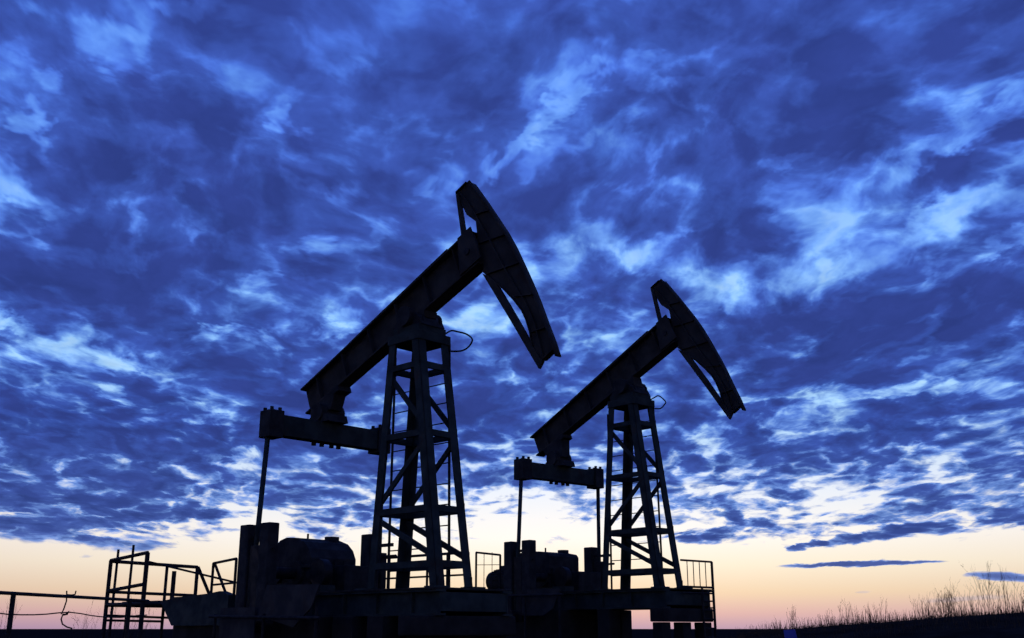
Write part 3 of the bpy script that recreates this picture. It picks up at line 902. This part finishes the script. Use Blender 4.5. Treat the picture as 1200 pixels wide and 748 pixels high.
# ------------------------------------------------------------------ low railing seen through the left pump's tower
def back_railing():
    o0 = on_pump(P1, (-3.72, 2.0, 0))
    root = empty('walkway_railing', (o0.x, o0.y, 0), P1[1])
    tag(root, 'low pipe railing behind the tower of the left pump', 'railing')
    L = 3.1
    for k in range(6):
        x = L * k / 5
        MB().tube([(x, 0, 0), (x, 0, DECK1 + 0.80)], 0.026, 8).build('post', 'rail_paint', root)
    for zz, r_ in ((0.80, 0.028), (0.36, 0.020), (0.0, 0.03)):
        MB().tube([(0, 0, DECK1 + zz), (L, 0, DECK1 + zz)], r_, 8).build('rail', 'rail_paint', root)


back_railing()


# ------------------------------------------------------------------ weeds and saplings
def weed(name, loc, h, spread, stems, seed, mat='dry_stalk', thick=0.0105):
    rr = random.Random(seed)
    b = MB()

    def grow(p, d, length, r0, depth):
        n = 4
        pts = [Vector(p)]
        dd = Vector(d).normalized()
        for _ in range(n):
            dd = (dd + Vector((rr.uniform(-.16, .16), rr.uniform(-.16, .16), rr.uniform(-.02, .16)))).normalized()
            pts.append(pts[-1] + dd * length / n)
        b.tube(pts, r0, 4, r0 * 0.35)
        if depth > 0:
            for _ in range(rr.randint(3, 6)):
                k = rr.randint(1, n)
                sd = (dd + Vector((rr.uniform(-1, 1), rr.uniform(-1, 1), rr.uniform(0.0, .7))) * 0.75).normalized()
                grow(pts[k], sd, length * rr.uniform(0.25, 0.5), r0 * 0.5, depth - 1)
    for i in range(stems):
        a = rr.uniform(0, 2 * math.pi)
        rad = spread * math.sqrt(rr.random())
        hh = h * (rr.uniform(0.55, 1.0) if i else 1.0)
        grow((math.cos(a) * rad * (0 if i == 0 else 1), math.sin(a) * rad * (0 if i == 0 else 1), -0.05), (math.cos(a) * 0.12, math.sin(a) * 0.12, 1), hh, thick * rr.uniform(0.7, 1.1), 2 if hh > 0.8 else 1)
    o = b.build(name, mat)
    o.location = loc
    return o


def bank_point(az, r):
    x, y = r * math.sin(R(az)), r * math.cos(R(az))
    return (x, y, ground_z(x, y))


WEEDS = [  # azimuth, distance, height, spread, stems, what sets it apart
    (13.6, 57, 0.75, 0.30, 6, 'low dry weed tuft on the bank nearest the right pump'),
    (14.3, 57, 1.10, 0.22, 6, 'narrow upright dry weed beside the low tuft near the right pump'),
    (15.9, 58, 0.85, 0.30, 7, 'sparse dry weed on the bank left of the long thicket'),
    (16.9, 57, 1.20, 0.25, 6, 'leggy dry weed at the left end of the first thicket'),
    (17.6, 58, 1.00, 0.35, 8, 'bushy dry weed in the middle of the first thicket'),
    (18.4, 57, 1.15, 0.40, 8, 'broad dry weed at the right end of the first thicket'),
    (20.6, 58, 1.25, 0.55, 11, 'wide bare bush at the left end of the tall thicket'),
    (21.5, 58, 1.45, 0.40, 10, 'dense dark bare bush in the tall thicket'),
    (21.95, 57, 1.50, 0.30, 8, 'upright bare bush touching the dense dark one'),
    (22.8, 58, 1.10, 0.40, 8, 'low bare bush between the dense bush and the tall sapling'),
    (23.5, 57, 2.05, 0.30, 6, 'tall thin bare sapling, left of the two highest on the bank'),
    (24.2, 58, 1.80, 0.35, 6, 'tall thin bare sapling, right of the two highest on the bank'),
    (24.7, 57, 1.10, 0.35, 8, 'low bare bush right of the two highest saplings'),
    (25.6, 58, 1.45, 0.35, 9, 'bare bush standing at the right edge'),
]
for i, (az, r, h, sp, n, lb) in enumerate(WEEDS):
    o = weed('bare_bush' if n > 6 else 'dry_weed', bank_point(az, r), h * (0.80 if n > 6 else 0.9), sp * 1.25, int(n * (2.2 if n > 6 else 1.5)), 100 + i, 'bark' if n > 6 else 'dry_stalk')
    tag(o, lb, 'bush' if n > 6 else 'weed', 'bare bushes and weeds on the bank')
LEFT_WEEDS = [(-25.6, 46, 2.15, 0.5, 8, 'bare bush behind the fence post at the left edge'), (-24.6, 48, 1.95, 0.4, 7, 'small bare bush just right of the fence post'),
              (-21.3, 50, 2.15, 0.4, 7, 'bare bush showing left of the platform legs'), (-19.7, 52, 2.3, 0.5, 8, 'bare bush seen between the platform posts'),
              (-18.4, 52, 2.2, 0.4, 7, 'bare bush under the right part of the platform')]
for i, (az, r, h, sp, n, lb) in enumerate(LEFT_WEEDS):
    o = weed('bare_bush', bank_point(az, r), h, sp, n, 300 + i, 'bark')
    tag(o, lb, 'bush', 'bare bushes beyond the fence on the left')


def dry_grass():
    rr = random.Random(5)
    b = MB()
    for i in range(12000):
        az = rr.uniform(6, 40) if rr.random() < 0.75 else rr.uniform(-40, -10)
        r = rr.uniform(50, 66) if az > 0 else rr.uniform(45, 90)
        p = Vector(bank_point(az, r))
        h = (0.12 + 0.50 * rr.random() ** 3) * (1.0 if az > 11.5 or az < 0 else 0.4)
        lean = Vector((rr.uniform(-.3, .3), rr.uniform(-.3, .3), 1)) * h
        b.tube([p + Vector((0, 0, -0.03)), p + lean * 0.6, p + lean + Vector((rr.uniform(-.05, .05), 0, 0)) * h], 0.009, 3, 0.003)
    o = b.build('dry_grass', 'dry_stalk')
    tag(o, 'short dry grass along the dark bank', 'grass', kind='stuff')


dry_grass()


# ------------------------------------------------------------------ small blue board low on the right
def blue_board():
    az = math.degrees(math.atan2(313, 1240))
    x, y = 40 * math.sin(R(az)), 40 * math.cos(R(az))
    root = empty('blue_board', (x, y, ground_z(x, y)), R(-8))
    zb = -ground_z(x, y)
    tag(root, 'small blue board on a post low in front of the bank', 'sign')
    MB().hexa([(-0.20, -0.012, zb + 1.0), (0.26, -0.012, zb + 1.0), (0.26, 0.012, zb + 1.0), (-0.20, 0.012, zb + 1.0),
               (-0.24, -0.012, zb + 1.56), (0.16, -0.012, zb + 1.58), (0.16, 0.012, zb + 1.58), (-0.24, 0.012, zb + 1.56)]).build('panel', 'blue_enamel', root)
    MB().tube([(0, 0.035, 0), (0, 0.035, zb + 1.5)], 0.022, 8).build('post', 'rail_paint', root)


blue_board()
